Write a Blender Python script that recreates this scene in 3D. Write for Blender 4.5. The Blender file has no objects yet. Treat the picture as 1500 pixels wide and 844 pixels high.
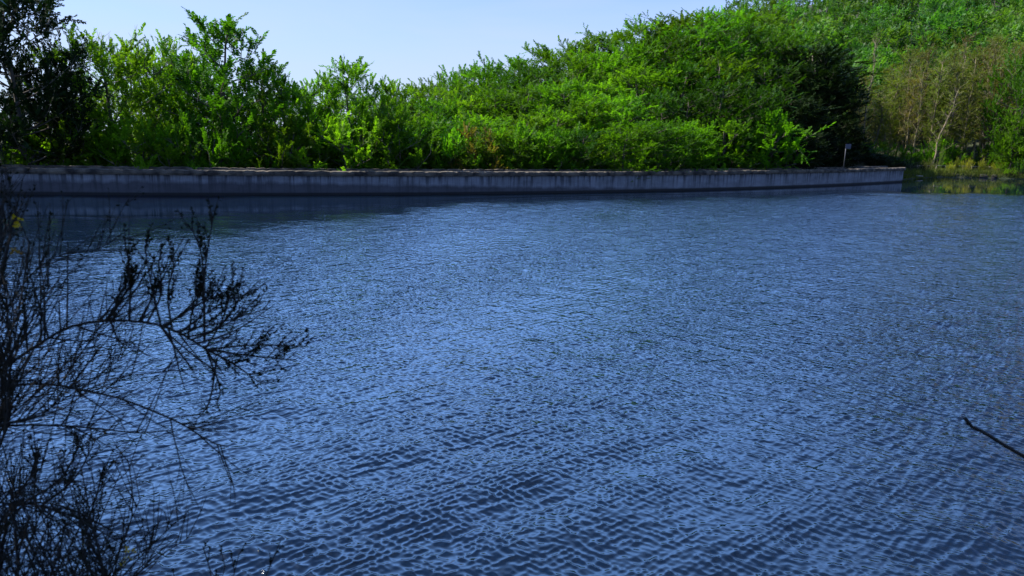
import bpy, math, random
import numpy as np
from mathutils import Matrix, Vector

sc = bpy.context.scene
COL = sc.collection
rnd = random.Random(7)
rng = np.random.default_rng(11)
R = math.radians

# ------------------------------------------------------------------ camera
HC = 5.0
cam_d = bpy.data.cameras.new('camera')
cam_d.sensor_width = 36.0
cam_d.lens = 36.0 * 1090 / 1500
cam_d.clip_start = 0.05
cam_d.clip_end = 6000
cam_d.dof.use_dof = True
cam_d.dof.focus_distance = 55
cam_d.dof.aperture_fstop = 5.0
cam = bpy.data.objects.new('camera', cam_d)
COL.objects.link(cam)
CAMR = Matrix.Rotation(R(90 - 12), 4, 'X') @ Matrix.Rotation(R(1.5), 4, 'Z')
cam.matrix_world = Matrix.Translation((0, 0, HC)) @ CAMR
sc.camera = cam

# ------------------------------------------------------------------ world and sun
SUN = Vector((-0.71, 0.10, 0.74)).normalized()
sc.view_settings.view_transform = 'Standard'
sc.view_settings.look = 'None'
sc.view_settings.exposure = 0.85
sc.view_settings.gamma = 1.0
sc.view_settings.use_curve_mapping = False

SKY_GLOW = (5.2, 10.8, 24.0, 1)
world = bpy.data.worlds.new('World')
sc.world = world
world.use_nodes = True
wt = world.node_tree
bg = wt.nodes['Background']
sky = wt.nodes.new('ShaderNodeTexSky')
sky.sky_type = 'NISHITA'
sky.sun_disc = False
sky.sun_elevation = math.asin(SUN.z)
sky.sun_rotation = math.atan2(SUN.x, SUN.y)
sky.altitude = 700
sky.air_density = 1.0
sky.dust_density = 0.8
sky.ozone_density = 2.5
bg.inputs[1].default_value = 0.10
tc = wt.nodes.new('ShaderNodeTexCoord')
mp = wt.nodes.new('ShaderNodeMapping')
mp.inputs['Scale'].default_value = (1.0, 1.0, 5.5)
mp.inputs['Rotation'].default_value = (0, R(8), 0.4)
ns = wt.nodes.new('ShaderNodeTexNoise')
ns.inputs['Scale'].default_value = 2.6
ns.inputs['Detail'].default_value = 5
ns.inputs['Roughness'].default_value = 0.5
ns.inputs['Distortion'].default_value = 0.6
rp = wt.nodes.new('ShaderNodeMapRange')
rp.inputs['From Min'].default_value = 0.42
rp.inputs['From Max'].default_value = 0.78
rp.inputs['To Max'].default_value = 0.45
mx = wt.nodes.new('ShaderNodeMix')
mx.data_type = 'RGBA'
mx.inputs['B'].default_value = (3.9, 4.4, 5.3, 1)
hs = wt.nodes.new('ShaderNodeMix')       # the blue of the clear air
hs.data_type = 'RGBA'
hs.blend_type = 'MULTIPLY'
hs.inputs['Factor'].default_value = 1.0
hs.inputs['B'].default_value = (0.60, 0.85, 1.38, 1)
L = wt.links.new
L(tc.outputs['Generated'], mp.inputs['Vector'])
L(mp.outputs['Vector'], ns.inputs['Vector'])
L(ns.outputs['Fac'], rp.inputs['Value'])
L(sky.outputs[0], hs.inputs['A'])
L(hs.outputs['Result'], mx.inputs['A'])
L(rp.outputs['Result'], mx.inputs['Factor'])
# unseen blue glow added to the sky above the frame, brightens the water reflections
sx = wt.nodes.new('ShaderNodeSeparateXYZ'); L(tc.outputs['Generated'], sx.inputs[0])
def wmr(v, a, b):
    n = wt.nodes.new('ShaderNodeMapRange'); n.interpolation_type = 'SMOOTHSTEP'
    n.inputs['From Min'].default_value = a; n.inputs['From Max'].default_value = b
    L(v, n.inputs['Value']); return n.outputs['Result']
def wm(op, a, b):
    n = wt.nodes.new('ShaderNodeMath'); n.operation = op
    for i_, v in enumerate((a, b)):
        if isinstance(v, (int, float)): n.inputs[i_].default_value = v
        else: L(v, n.inputs[i_])
    return n.outputs[0]
dt = wt.nodes.new('ShaderNodeVectorMath'); dt.operation = 'DOT_PRODUCT'
dt.inputs[1].default_value = Vector((-0.38, 0.83, 0.40)).normalized()
L(tc.outputs['Generated'], dt.inputs[0])
vl = wm('MULTIPLY', wm('SUBTRACT', wmr(sx.outputs[2], 0.17, 0.31), wmr(sx.outputs[2], 0.30, 0.80)), wmr(dt.outputs['Value'], 0.42, 0.95))
vl = wm('MULTIPLY', vl, wm('MULTIPLY_ADD', ns.outputs['Fac'], 0.9))
vl.node.inputs[2].default_value = 0.15
vm = wt.nodes.new('ShaderNodeMix'); vm.data_type = 'RGBA'
vm.inputs['B'].default_value = SKY_GLOW
hz = wt.nodes.new('ShaderNodeMix'); hz.data_type = 'RGBA'     # milky air near the horizon
hz.inputs['B'].default_value = (3.7, 4.2, 5.2, 1)
lo_ = wm('MULTIPLY', wm('SUBTRACT', 1.0, wmr(sx.outputs[2], 0.04, 0.30)), 0.72)
L(lo_, hz.inputs['Factor']); L(mx.outputs['Result'], hz.inputs['A'])
L(vl, vm.inputs['Factor']); L(hz.outputs['Result'], vm.inputs['A'])
L(vm.outputs['Result'], bg.inputs[0])

sun_d = bpy.data.lights.new('sun', 'SUN')
sun_d.energy = 5.0
sun_d.angle = R(0.5)
sun_d.color = (1.0, 0.94, 0.84)
sun = bpy.data.objects.new('sun', sun_d)
sun.rotation_euler = SUN.to_track_quat('Z', 'Y').to_euler()
sun.location = (-60, 20, 80)
COL.objects.link(sun)

cy = sc.cycles
cy.max_bounces = 5
cy.diffuse_bounces = 3
cy.glossy_bounces = 3
cy.transmission_bounces = 4
cy.transparent_max_bounces = 4
cy.use_denoising = True
cy.sample_clamp_direct = 8.0
cy.sample_clamp_indirect = 4.0
cy.caustics_reflective = False
cy.caustics_refractive = False

# ------------------------------------------------------------------ geometry helpers
CR3 = np.array(CAMR.to_3x3())

def ray(px, py):
    return CR3 @ np.array([(px - 750) / 1090, -(py - 422) / 1090, -1.0])

def at(px, py, D):
    """world point seen at a photo pixel, at world depth Y = D"""
    d = ray(px, py)
    return np.array([0, 0, HC]) + d * (D / d[1])

def wall_y(x):
    return 0.00430463 * x * x + 0.46998967 * x + 59.865

def mesh_np(name, verts, faces, mat, parent=None, tint=None, smooth=False, mats=None, midx=None):
    """faces: (n,k) int array of equal size, or list of tuples"""
    me = bpy.data.meshes.new(name)
    verts = np.asarray(verts, dtype=np.float32)
    if isinstance(faces, np.ndarray):
        n, k = faces.shape
        me.vertices.add(len(verts)); me.vertices.foreach_set('co', verts.ravel())
        me.loops.add(n * k); me.loops.foreach_set('vertex_index', faces.astype(np.int32).ravel())
        me.polygons.add(n)
        me.polygons.foreach_set('loop_start', np.arange(0, n * k, k, dtype=np.int32))
        me.update(calc_edges=True)
    else:
        me.from_pydata([tuple(map(float, v)) for v in verts], [], faces)
    if tint is not None:
        a = me.attributes.new('tint', 'FLOAT', 'POINT')
        a.data.foreach_set('value', np.asarray(tint, dtype=np.float32))
    me.materials.append(mat)
    if smooth:
        me.polygons.foreach_set('use_smooth', np.ones(len(me.polygons), dtype=bool))
    me.validate()
    o = bpy.data.objects.new(name, me)
    COL.objects.link(o)
    if parent is not None:
        o.parent = parent
    return o

def thing(name, label, cat, loc=(0, 0, 0), group=None):
    o = bpy.data.objects.new(name, None)
    o.empty_display_size = 0.3
    COL.objects.link(o)
    o.location = loc
    tagp(o, label, cat, group)
    return o

def tagp(o, label=None, cat=None, group=None, kind=None):
    if label: o['label'] = label
    if cat: o['category'] = cat
    if group: o['group'] = group
    if kind: o['kind'] = kind
    return o

def copy_tree(root, label, group=None, loc=None, rotz=0.0, scale=(1, 1, 1), extra_label=None):
    r = root.copy(); COL.objects.link(r)
    for ch in root.children:
        c = ch.copy(); COL.objects.link(c); c.parent = r
    if loc is not None: r.location = loc
    r.rotation_euler = (0, 0, rotz)
    r.scale = scale
    r['label'] = label
    if group: r['group'] = group
    return r

class Tubes:
    """collects tapered tubes and blobs into one mesh"""
    def __init__(s): s.v = []; s.f = []; s.n = 0
    def tube(s, pts, rad, k=5, cap=True):
        pts = np.asarray(pts, float); m = len(pts)
        rad = np.broadcast_to(np.asarray(rad, float), (m,))
        t = np.gradient(pts, axis=0); t /= np.linalg.norm(t, axis=1)[:, None] + 1e-9
        ref = np.array([0, 0, 1.0]) if abs(t[:, 2]).mean() < 0.8 else np.array([1.0, 0, 0])
        u = np.cross(t, ref); u /= np.linalg.norm(u, axis=1)[:, None] + 1e-9
        w = np.cross(t, u)
        a = np.linspace(0, 2 * math.pi, k, endpoint=False)
        ring = pts[:, None] + rad[:, None, None] * (np.cos(a)[None, :, None] * u[:, None] + np.sin(a)[None, :, None] * w[:, None])
        b = s.n
        s.v.append(ring.reshape(-1, 3)); s.n += m * k
        for i in range(m - 1):
            for j in range(k):
                q = (j + 1) % k
                s.f.append((b + i * k + j, b + i * k + q, b + (i + 1) * k + q, b + (i + 1) * k + j))
        if cap and k > 2:
            s.f.append(tuple(b + j for j in range(k))[::-1])
            s.f.append(tuple(b + (m - 1) * k + j for j in range(k)))
    def build(s, name, mat, parent=None, smooth=True):
        return mesh_np(name, np.concatenate(s.v), s.f, mat, parent, smooth=smooth)

# ------------------------------------------------------------------ materials
def newmat(name):
    m = bpy.data.materials.new(name); m.use_nodes = True
    nt = m.node_tree
    return m, nt, nt.nodes['Principled BSDF']

def N(nt, t, **kw):
    n = nt.nodes.new(t)
    for k, v in kw.items():
        setattr(n, k, v)
    return n

def leaf_mat(name, ca, cb, trans=0.45, tcol=None, spread=0.10, rough=0.55, spec=0.25):
    """ca..cb by the leaf's own tint attribute, a little drift per plant; translucent as thin leaves are"""
    m, nt, pb = newmat(name)
    at_ = N(nt, 'ShaderNodeAttribute'); at_.attribute_name = 'tint'
    mix = N(nt, 'ShaderNodeMix', data_type='RGBA')
    mix.inputs['A'].default_value = (*ca, 1); mix.inputs['B'].default_value = (*cb, 1)
    nt.links.new(at_.outputs['Fac'], mix.inputs['Factor'])
    oi = N(nt, 'ShaderNodeObjectInfo')
    mr = N(nt, 'ShaderNodeMapRange')
    mr.inputs['To Min'].default_value = 0.5 - spread * 0.18; mr.inputs['To Max'].default_value = 0.5 + spread * 0.12
    nt.links.new(oi.outputs['Random'], mr.inputs['Value'])
    hv = N(nt, 'ShaderNodeHueSaturation')
    nt.links.new(mr.outputs['Result'], hv.inputs['Hue'])
    m2 = N(nt, 'ShaderNodeMath', operation='MULTIPLY_ADD')
    m2.inputs[1].default_value = 3.3 * spread * 2; m2.inputs[2].default_value = 1 - 3.3 * spread
    fr = N(nt, 'ShaderNodeMath', operation='FRACT')
    ml = N(nt, 'ShaderNodeMath', operation='MULTIPLY'); ml.inputs[1].default_value = 17.3
    nt.links.new(oi.outputs['Random'], ml.inputs[0]); nt.links.new(ml.outputs[0], fr.inputs[0])
    nt.links.new(fr.outputs[0], m2.inputs[0]); nt.links.new(m2.outputs[0], hv.inputs['Value'])
    nt.links.new(mix.outputs['Result'], hv.inputs['Color'])
    nt.links.new(hv.outputs['Color'], pb.inputs['Base Color'])
    pb.inputs['Roughness'].default_value = rough
    pb.inputs['Specular IOR Level'].default_value = spec
    tr = N(nt, 'ShaderNodeBsdfTranslucent')
    tm = N(nt, 'ShaderNodeMix', data_type='RGBA', blend_type='MULTIPLY')
    tm.inputs['Factor'].default_value = 1
    tc_ = tcol or (1.9, 2.1, 0.8)
    tm.inputs['B'].default_value = (*tc_, 1)
    nt.links.new(hv.outputs['Color'], tm.inputs['A']); nt.links.new(tm.outputs['Result'], tr.inputs['Color'])
    ms = N(nt, 'ShaderNodeMixShader'); ms.inputs[0].default_value = trans
    nt.links.new(pb.outputs[0], ms.inputs[1]); nt.links.new(tr.outputs[0], ms.inputs[2])
    nt.links.new(ms.outputs[0], nt.nodes['Material Output'].inputs['Surface'])
    return m

M_LEAF = leaf_mat('leaf_green', (0.034, 0.095, 0.004), (0.092, 0.20, 0.007), trans=0.42, spec=0.15)
M_LEAF_BRIGHT = leaf_mat('leaf_young_green', (0.050, 0.135, 0.005), (0.115, 0.25, 0.009), trans=0.55, spec=0.15)
M_LEAF_DARK = leaf_mat('leaf_dark_and_shaded', (0.008, 0.018, 0.006), (0.018, 0.040, 0.008), trans=0.16, spec=0.06)  # a dark-leaved species; also carries painted shade at the hillside end and shore
M_LEAF_OLIVE = leaf_mat('leaf_olive', (0.075, 0.098, 0.012), (0.14, 0.17, 0.022), trans=0.4)
M_LEAF_BROWN = leaf_mat('leaf_bronze', (0.08, 0.075, 0.012), (0.14, 0.115, 0.02), trans=0.4)
M_LEAF_FAR = leaf_mat('leaf_hill_green', (0.032, 0.095, 0.010), (0.085, 0.19, 0.018), trans=0.4, spread=0.14)
M_BROOM = leaf_mat('leaf_broom', (0.15, 0.20, 0.012), (0.28, 0.30, 0.018), trans=0.4)
M_FLOWER = leaf_mat('flower_yellow', (0.30, 0.19, 0.006), (0.42, 0.28, 0.01), trans=0.3)
M_GRASS = leaf_mat('grass_blade', (0.07, 0.11, 0.018), (0.17, 0.19, 0.04), trans=0.4)

def bark_mat(name, c1, c2, scale=6):
    m, nt, pb = newmat(name)
    t = N(nt, 'ShaderNodeTexCoord'); n = N(nt, 'ShaderNodeTexNoise')
    mpp = N(nt, 'ShaderNodeMapping'); mpp.inputs['Scale'].default_value = (1, 1, 0.25)
    n.inputs['Scale'].default_value = scale; n.inputs['Detail'].default_value = 4
    mix = N(nt, 'ShaderNodeMix', data_type='RGBA')
    mix.inputs['A'].default_value = (*c1, 1); mix.inputs['B'].default_value = (*c2, 1)
    nt.links.new(t.outputs['Object'], mpp.inputs[0]); nt.links.new(mpp.outputs[0], n.inputs['Vector'])
    nt.links.new(n.outputs['Fac'], mix.inputs['Factor']); nt.links.new(mix.outputs['Result'], pb.inputs['Base Color'])
    pb.inputs['Roughness'].default_value = 0.9
    return m

M_BARK = bark_mat('bark', (0.05, 0.04, 0.03), (0.14, 0.12, 0.09))
M_BARK_PALE = bark_mat('bark_pale', (0.16, 0.13, 0.08), (0.34, 0.28, 0.18))
M_BARK_TAN = bark_mat('bark_tan', (0.11, 0.095, 0.05), (0.23, 0.19, 0.105))
M_STEM = bark_mat('stem_shaded', (0.006, 0.006, 0.005), (0.016, 0.015, 0.011), 40)  # shade of the foreground shrub put into a near-black colour
M_BUD = leaf_mat('leaf_broom_shaded', (0.006, 0.009, 0.004), (0.014, 0.020, 0.006), trans=0.1, spec=0.05)  # shaded version of the broom leaf, darkness put into the colour

# ------------------------------------------------------------------ terrain
def sst(x, a, b):
    t = np.clip((x - a) / (b - a), 0, 1); return t * t * (3 - 2 * t)

_sh = np.array([(47, 93.5), (50, 97.5), (54, 101.5), (60, 107.0), (66, 108.5), (72, 107.6), (80, 105), (92, 98), (104, 84), (112, 60), (114, 20), (114, -20)])
def shore_y(x):
    return np.interp(x, _sh[:10, 0], _sh[:10, 1])

def ground_z(X, Y):
    X = np.asarray(X, float); Y = np.asarray(Y, float)
    s = Y - wall_y(np.clip(X, -60, 47.2))
    k = np.clip(0.165 + 0.0104 * (X - 10), -0.45, 0.48)
    near = 0.5 + k * np.clip(s - 4, 0, 46) - 0.2 * np.clip(s - 55, 0, 60) * (X < 20)
    near = np.maximum(near, -26)
    sr = Y - shore_y(X)
    right = 0.55 + 0.055 * np.clip(sr, 0, 25) + 0.16 * np.clip(sr - 25, 0, 300) + 0.35 * np.clip(1 - np.abs(sr) / 2.0, 0, 1) * 0
    w = sst(X, 40, 54)
    g = near * (1 - w) + right * w
    far = 12 + 0.265 * (Y - 180) + np.where(X < 0.30 * Y, 0.5, 0.16) * (X - 0.30 * Y)
    far = np.where(Y > 340, far - 0.1 * (Y - 340), far)
    far = np.minimum(far, 110)
    g = np.maximum(g, np.where((Y > 125) & (X > 5), far, -99))
    # lake basin
    d_wall = np.where(X < 47.2, s, 99)
    lim = np.where(X < 47.2, wall_y(X) + 1.3, shore_y(X))
    inlake = (X > -50) & (X < 113) & (Y < lim) & (Y > 4.5)
    e = np.minimum.reduce([lim - Y, X + 50, 113 - X])
    bed = np.where(X < 47.2, -2.5, np.maximum(-2.5, 0.45 - 0.8 * (e + 0.2)))
    g = np.where(inlake, bed, g)
    # bank under the camera
    bank = np.clip(3.4 - 0.85 * np.clip(Y - 1.0, 0, 99), -2.5, 3.4) + 0.02 * np.clip(-Y, 0, 100)
    bank = np.maximum(bank, np.where(np.abs(X) > 40, np.clip((np.abs(X) - 46) * 0.15, -2.5, 4) * (X < 0), -2.5))
    g = np.where((Y <= 12) & (g <= 0), np.maximum(np.where(inlake, -2.5, -2.5), bank), g)
    g = np.where(Y <= 4.5, bank, g)
    return g

def grid_lines(lo, a, b, hi, fine, coarse):
    l = list(np.arange(a, b, fine)); x = a; st = fine
    left = []
    while x > lo:
        st = min(st * 1.25, coarse); x -= st; left.append(x)
    x = l[-1]; st = fine; right = []
    while x < hi:
        st = min(st * 1.18, coarse); x += st; right.append(x)
    return np.array(left[::-1] + l + right)

gx = grid_lines(-900, -55, 120, 1500, 1.0, 40)
gy = grid_lines(-200, -2, 128, 2200, 1.0, 40)
GX, GY = np.meshgrid(gx, gy)
GZ = ground_z(GX, GY)
bump = 0.10 * np.sin(GX * 0.9 + 1.3 * np.sin(GY * 0.7)) * np.cos(GY * 1.1)
GZ = GZ + np.where(GZ > 0.2, bump, 0)
nv = GX.size; W_ = len(gx)
ii = (np.arange(len(gy) - 1)[:, None] * W_ + np.arange(W_ - 1)[None, :]).ravel()
gf = np.stack([ii, ii + 1, ii + W_ + 1, ii + W_], 1)
m, nt, pb = newmat('ground_soil')
t = N(nt, 'ShaderNodeTexCoord')
n1 = N(nt, 'ShaderNodeTexNoise'); n1.inputs['Scale'].default_value = 0.35; n1.inputs['Detail'].default_value = 8
nt.links.new(t.outputs['Object'], n1.inputs['Vector'])
cr = N(nt, 'ShaderNodeValToRGB')
cr.color_ramp.elements[0].position = 0.35; cr.color_ramp.elements[0].color = (0.030, 0.045, 0.012, 1)
cr.color_ramp.elements[1].position = 0.68; cr.color_ramp.elements[1].color = (0.05, 0.044, 0.022, 1)
nt.links.new(n1.outputs['Fac'], cr.inputs[0]); nt.links.new(cr.outputs[0], pb.inputs['Base Color'])
pb.inputs['Roughness'].default_value = 0.95
bp = N(nt, 'ShaderNodeBump'); bp.inputs['Distance'].default_value = 0.2
n2 = N(nt, 'ShaderNodeTexNoise'); n2.inputs['Scale'].default_value = 4; n2.inputs['Detail'].default_value = 6
nt.links.new(t.outputs['Object'], n2.inputs['Vector']); nt.links.new(n2.outputs['Fac'], bp.inputs['Height']); nt.links.new(bp.outputs[0], pb.inputs['Normal'])
M_SOIL = m
g_o = mesh_np('ground', np.stack([GX, GY, GZ], -1).reshape(-1, 3), gf, M_SOIL, smooth=True)
tagp(g_o, kind='structure')

# ------------------------------------------------------------------ water
SLOPE = 0.18      # rms slope of the wind ripples
# one sheet of fan-shaped rows, finest near the near bank; the ripples up to 0.9 m long are real displacement
side = np.concatenate([np.arange(0.804, 1.5, 0.004), [1.51, 1.53, 1.56, 1.62, 1.7, 1.85, 2, 2.4, 3, 4, 6, 12]])
ta = np.concatenate([-side[::-1], np.linspace(-0.8, 0.8, 1000), side])
yb = np.zeros_like(ta)
Yt = np.arange(4, 130, 0.05)
for i, a in enumerate(ta):
    X_ = a * Yt
    lim = np.where(X_ < 47.2, wall_y(X_) + 0.3, shore_y(X_) + 2.5)
    out = (Yt > lim) | (X_ < -58) | (X_ > 116)
    yb[i] = Yt[np.argmax(out)]
for i in range(len(ta) - 2, -1, -1):     # no sudden step of the rows at the end of the wall
    if 0.2 < ta[i] < 0.8: yb[i] = max(yb[i], yb[i + 1] - 260 * (ta[i + 1] - ta[i]))
NR = 1250
uu = np.linspace(0, 1, NR)
y0 = np.minimum(4.2, yb * 0.5)
WY = y0[None, :] * (yb / y0)[None, :] ** uu[:, None]
WX = WY * ta[None, :]
dw = wall_y(np.minimum(WX, 47.2)) - WY
dw = dw + (1.2 * np.sin(WX * 0.55 + WY * 0.9) + 1.0 * np.sin(WX * 0.21 - WY * 1.7 + 1) + 0.7 * np.sin(WX * 1.3 + WY * 2.3)) * sst(dw, 3, 14)
wid = np.interp(WX, [-45, -24, -12, -3, 6, 16, 28, 47, 60], [26, 22, 14, 5.0, 4.2, 5.4, 6.5, 10, 10])
c_w = 1 - sst(dw, wid * 0.60, wid * 0.85) * 0.22 - 0.78 * sst(dw, wid * 0.85, wid * 2.1)
wob = 0.8 * np.sin(WX * 0.5) + 0.5 * np.sin(WX * 1.3 + 2)
c_r = sst(WY + wob, 72.5, 74.5) * sst(WX, 34, 38)
CALM = np.clip(np.maximum(c_w, c_r), 0, 1)
wr = np.random.default_rng(42)
spac = np.maximum(np.gradient(WY, axis=0), 0.8 * np.gradient(ta)[None, :] * WY)
gust = 1 + 0.22 * np.sin(WX * 0.31 + 1.7 * np.sin(WY * 0.13) + 0.5) * np.sin(WY * 0.23 + WX * 0.07) + 0.20 * np.sin(WX * 0.83 - WY * 0.41)
H_ = np.zeros_like(WX); DX = np.zeros_like(WX); DY = np.zeros_like(WX); miss = np.zeros_like(WX); tot = 0
NC = 84
for i in range(NC):
    lam = 0.075 * (0.36 / 0.075) ** ((i + wr.uniform()) / NC)
    if i >= NC - 16: lam = wr.uniform(0.7, 2.6)      # a few long low undulations
    mode = wr.uniform()
    th = R(wr.normal(42, 13)) if mode < 0.42 else (R(wr.normal(-40, 13)) if mode < 0.8 else R(wr.normal(0, 35)))
    kx, ky = math.sin(th) * 2 * math.pi / lam, math.cos(th) * 2 * math.pi / lam
    slope = SLOPE * math.sqrt(2 / NC) * (1.3 if 0.085 < lam < 0.19 else (0.8 if lam < 0.6 else 0.6))
    ph0 = wr.uniform(0, 6.28)
    phs = kx * WX + ky * WY + ph0 + 1.1 * np.sin(WX * wr.uniform(0.1, 0.5) + WY * wr.uniform(0.1, 0.5) + wr.uniform(0, 6))
    fade = sst(lam / spac, 2.5, 5.0)
    A_ = slope / (2 * math.pi / lam) * fade
    H_ += A_ * np.cos(phs)
    DX -= 0.9 * A_ * math.sin(th) * np.sin(phs); DY -= 0.9 * A_ * math.cos(th) * np.sin(phs)
    miss += slope ** 2 * (1 - fade ** 2); tot += slope ** 2
amp_ = gust * (1 - 0.995 * CALM)
V = np.stack([WX + DX * amp_, WY + DY * amp_, H_ * amp_], -1).reshape(-1, 3)
RIP = (np.sqrt(miss / tot) * amp_).ravel()
nx = len(ta)
ii = (np.arange(NR - 1)[:, None] * nx + np.arange(nx - 1)[None, :]).ravel()
wf = np.stack([ii, ii + 1, ii + nx + 1, ii + nx], 1)
m, nt, pb = newmat('lake_water')
t = N(nt, 'ShaderNodeTexCoord')
def wnoise(rot, sx, sy, detail, rough, dist=0.0, off=0.0):
    mpn = N(nt, 'ShaderNodeMapping'); mpn.vector_type = 'POINT'
    mpn.inputs['Rotation'].default_value = (0, 0, R(rot)); mpn.inputs['Scale'].default_value = (1, 1, 1)
    nt.links.new(t.outputs['Object'], mpn.inputs[0])
    ms_ = N(nt, 'ShaderNodeMapping'); ms_.inputs['Scale'].default_value = (sx, sy, 1); ms_.inputs['Location'].default_value = (off, off * 1.7, off)
    nt.links.new(mpn.outputs[0], ms_.inputs[0])
    n = N(nt, 'ShaderNodeTexNoise'); n.inputs['Scale'].default_value = 1; n.inputs['Detail'].default_value = detail
    n.inputs['Roughness'].default_value = rough; n.inputs['Distortion'].default_value = dist
    nt.links.new(ms_.outputs[0], n.inputs['Vector'])
    return n.outputs['Fac']
def math_(op, a, b=None, c=None):
    n = N(nt, 'ShaderNodeMath', operation=op)
    for i, v in enumerate((a, b, c)):
        if v is None: continue
        if isinstance(v, (int, float)): n.inputs[i].default_value = v
        else: nt.links.new(v, n.inputs[i])
    return n.outputs[0]
# two crossing trains of wind ripples, about 0.2 m long, plus finer and wider ones
wA = wnoise(-48, 1.3, 5.6, 1.5, 0.45, 0.25)
wB = wnoise(38, 1.5, 6.2, 1.5, 0.45, 0.25, 7.0)
wC = wnoise(5, 6.5, 13.0, 1.0, 0.4, 0.2, 3.0)
wD = wnoise(-20, 0.7, 1.6, 1.0, 0.5, 0.0, 5.0)
h = math_('MULTIPLY', wA, 1.0)
h = math_('MULTIPLY_ADD', wB, 0.85, h)
h = math_('MULTIPLY_ADD', wC, 0.22, h)
h = math_('MULTIPLY_ADD', wD, 0.9, h)
ca = N(nt, 'ShaderNodeAttribute'); ca.attribute_name = 'tint'
hh = math_('MULTIPLY', h, ca.outputs['Fac'])
bp = N(nt, 'ShaderNodeBump'); bp.inputs['Strength'].default_value = 1.0; bp.inputs['Distance'].default_value = 0.075
nt.links.new(hh, bp.inputs['Height']); nt.links.new(bp.outputs[0], pb.inputs['Normal'])
pb.inputs['Base Color'].default_value = (0.0025, 0.008, 0.019, 1)
pb.inputs['Roughness'].default_value = 0.03
pb.inputs['IOR'].default_value = 1.48
pb.inputs['Specular IOR Level'].default_value = 0.5
M_WATER = m
w_o = mesh_np('water', V, wf, M_WATER, tint=RIP, smooth=True)
tagp(w_o, kind='structure')

# ------------------------------------------------------------------ dam wall
def curve_pts(x0, x1, step):
    xs_ = [x0]
    while xs_[-1] < x1:
        x = xs_[-1]; sl = 0.0086 * x + 0.47
        xs_.append(x + step / math.hypot(1, sl))
    xs_[-1] = x1
    xs_ = np.array(xs_)
    p = np.stack([xs_, wall_y(xs_)], 1)
    sl = 0.0086 * xs_ + 0.47
    n = np.stack([-sl, np.ones_like(sl)], 1); n /= np.linalg.norm(n, axis=1)[:, None]   # away from the lake
    arc = np.concatenate([[0], np.cumsum(np.linalg.norm(np.diff(p, axis=0), axis=1))])
    return p, n, arc

def extrude_profile(name, p, n, prof, mat, parent, jitter=None, uv=None, smooth=False):
    """prof: list of (offset, z) going round; jitter(i, j) -> (do, dz)"""
    k = len(prof); m_ = len(p)
    V = np.zeros((m_, k, 3))
    for j, (o_, z_) in enumerate(prof):
        do = np.zeros(m_); dz = np.zeros(m_)
        if jitter is not None:
            do, dz = jitter(j)
        V[:, j, :2] = p + n * (o_ + do)[:, None]
        V[:, j, 2] = z_ + dz
    f = []
    for i in range(m_ - 1):
        for j in range(k):
            q = (j + 1) % k
            f.append((i * k + j, (i + 1) * k + j, (i + 1) * k + q, i * k + q))
    f.append(tuple(range(k)))
    f.append(tuple((m_ - 1) * k + j for j in range(k))[::-1])
    o = mesh_np(name, V.reshape(-1, 3), f, mat, parent, smooth=smooth)
    if uv is not None:
        me = o.data; ul = me.uv_layers.new(name='UVMap')
        co = V.reshape(-1, 3)
        for lp in me.loops:
            vi = lp.vertex_index
            ul.data[lp.index].uv = (uv[vi // k], co[vi, 2])
    return o

m, nt, pb = newmat('dam_concrete')
uvn = N(nt, 'ShaderNodeUVMap'); uvn.uv_map = 'UVMap'
sep = N(nt, 'ShaderNodeSeparateXYZ'); nt.links.new(uvn.outputs[0], sep.inputs[0])
def uvnoise(sx, sy, detail=4, rough=0.6, dist=0.0):
    mpn = N(nt, 'ShaderNodeMapping'); mpn.inputs['Scale'].default_value = (sx, sy, 1)
    nt.links.new(uvn.outputs[0], mpn.inputs[0])
    n = N(nt, 'ShaderNodeTexNoise'); n.inputs['Scale'].default_value = 1; n.inputs['Detail'].default_value = detail
    n.inputs['Roughness'].default_value = rough; n.inputs['Distortion'].default_value = dist
    nt.links.new(mpn.outputs[0], n.inputs['Vector']); return n.outputs['Fac']
def mrange(v, a, b, c=0.0, d=1.0):
    n = N(nt, 'ShaderNodeMapRange'); nt.links.new(v, n.inputs['Value'])
    n.inputs['From Min'].default_value = a; n.inputs['From Max'].default_value = b
    n.inputs['To Min'].default_value = c; n.inputs['To Max'].default_value = d
    return n.outputs['Result']
def mixc(f, a, b):
    n = N(nt, 'ShaderNodeMix', data_type='RGBA')
    if isinstance(f, float): n.inputs['Factor'].default_value = f
    else: nt.links.new(f, n.inputs['Factor'])
    for s_, v in (('A', a), ('B', b)):
        if isinstance(v, tuple): n.inputs[s_].default_value = (*v, 1)
        else: nt.links.new(v, n.inputs[s_])
    return n.outputs['Result']
base = mixc(mrange(uvnoise(0.5, 1.4, 6), 0.3, 0.7), (0.135, 0.142, 0.152), (0.26, 0.272, 0.29))
# long drip streaks below the coping
st1 = mrange(uvnoise(3.2, 0.22, 3, 0.6), 0.47, 0.60)
st2 = mrange(uvnoise(9.0, 0.35, 3, 0.6), 0.50, 0.72)
topf = mrange(sep.outputs[1], 0.1, 1.5)
st = math_('MULTIPLY', math_('MAXIMUM', st1, math_('MULTIPLY', st2, 0.6)), math_('MULTIPLY_ADD', topf, 0.75, 0.25))
col = mixc(math_('MULTIPLY', st, 0.85), base, (0.018, 0.018, 0.022))
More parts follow.
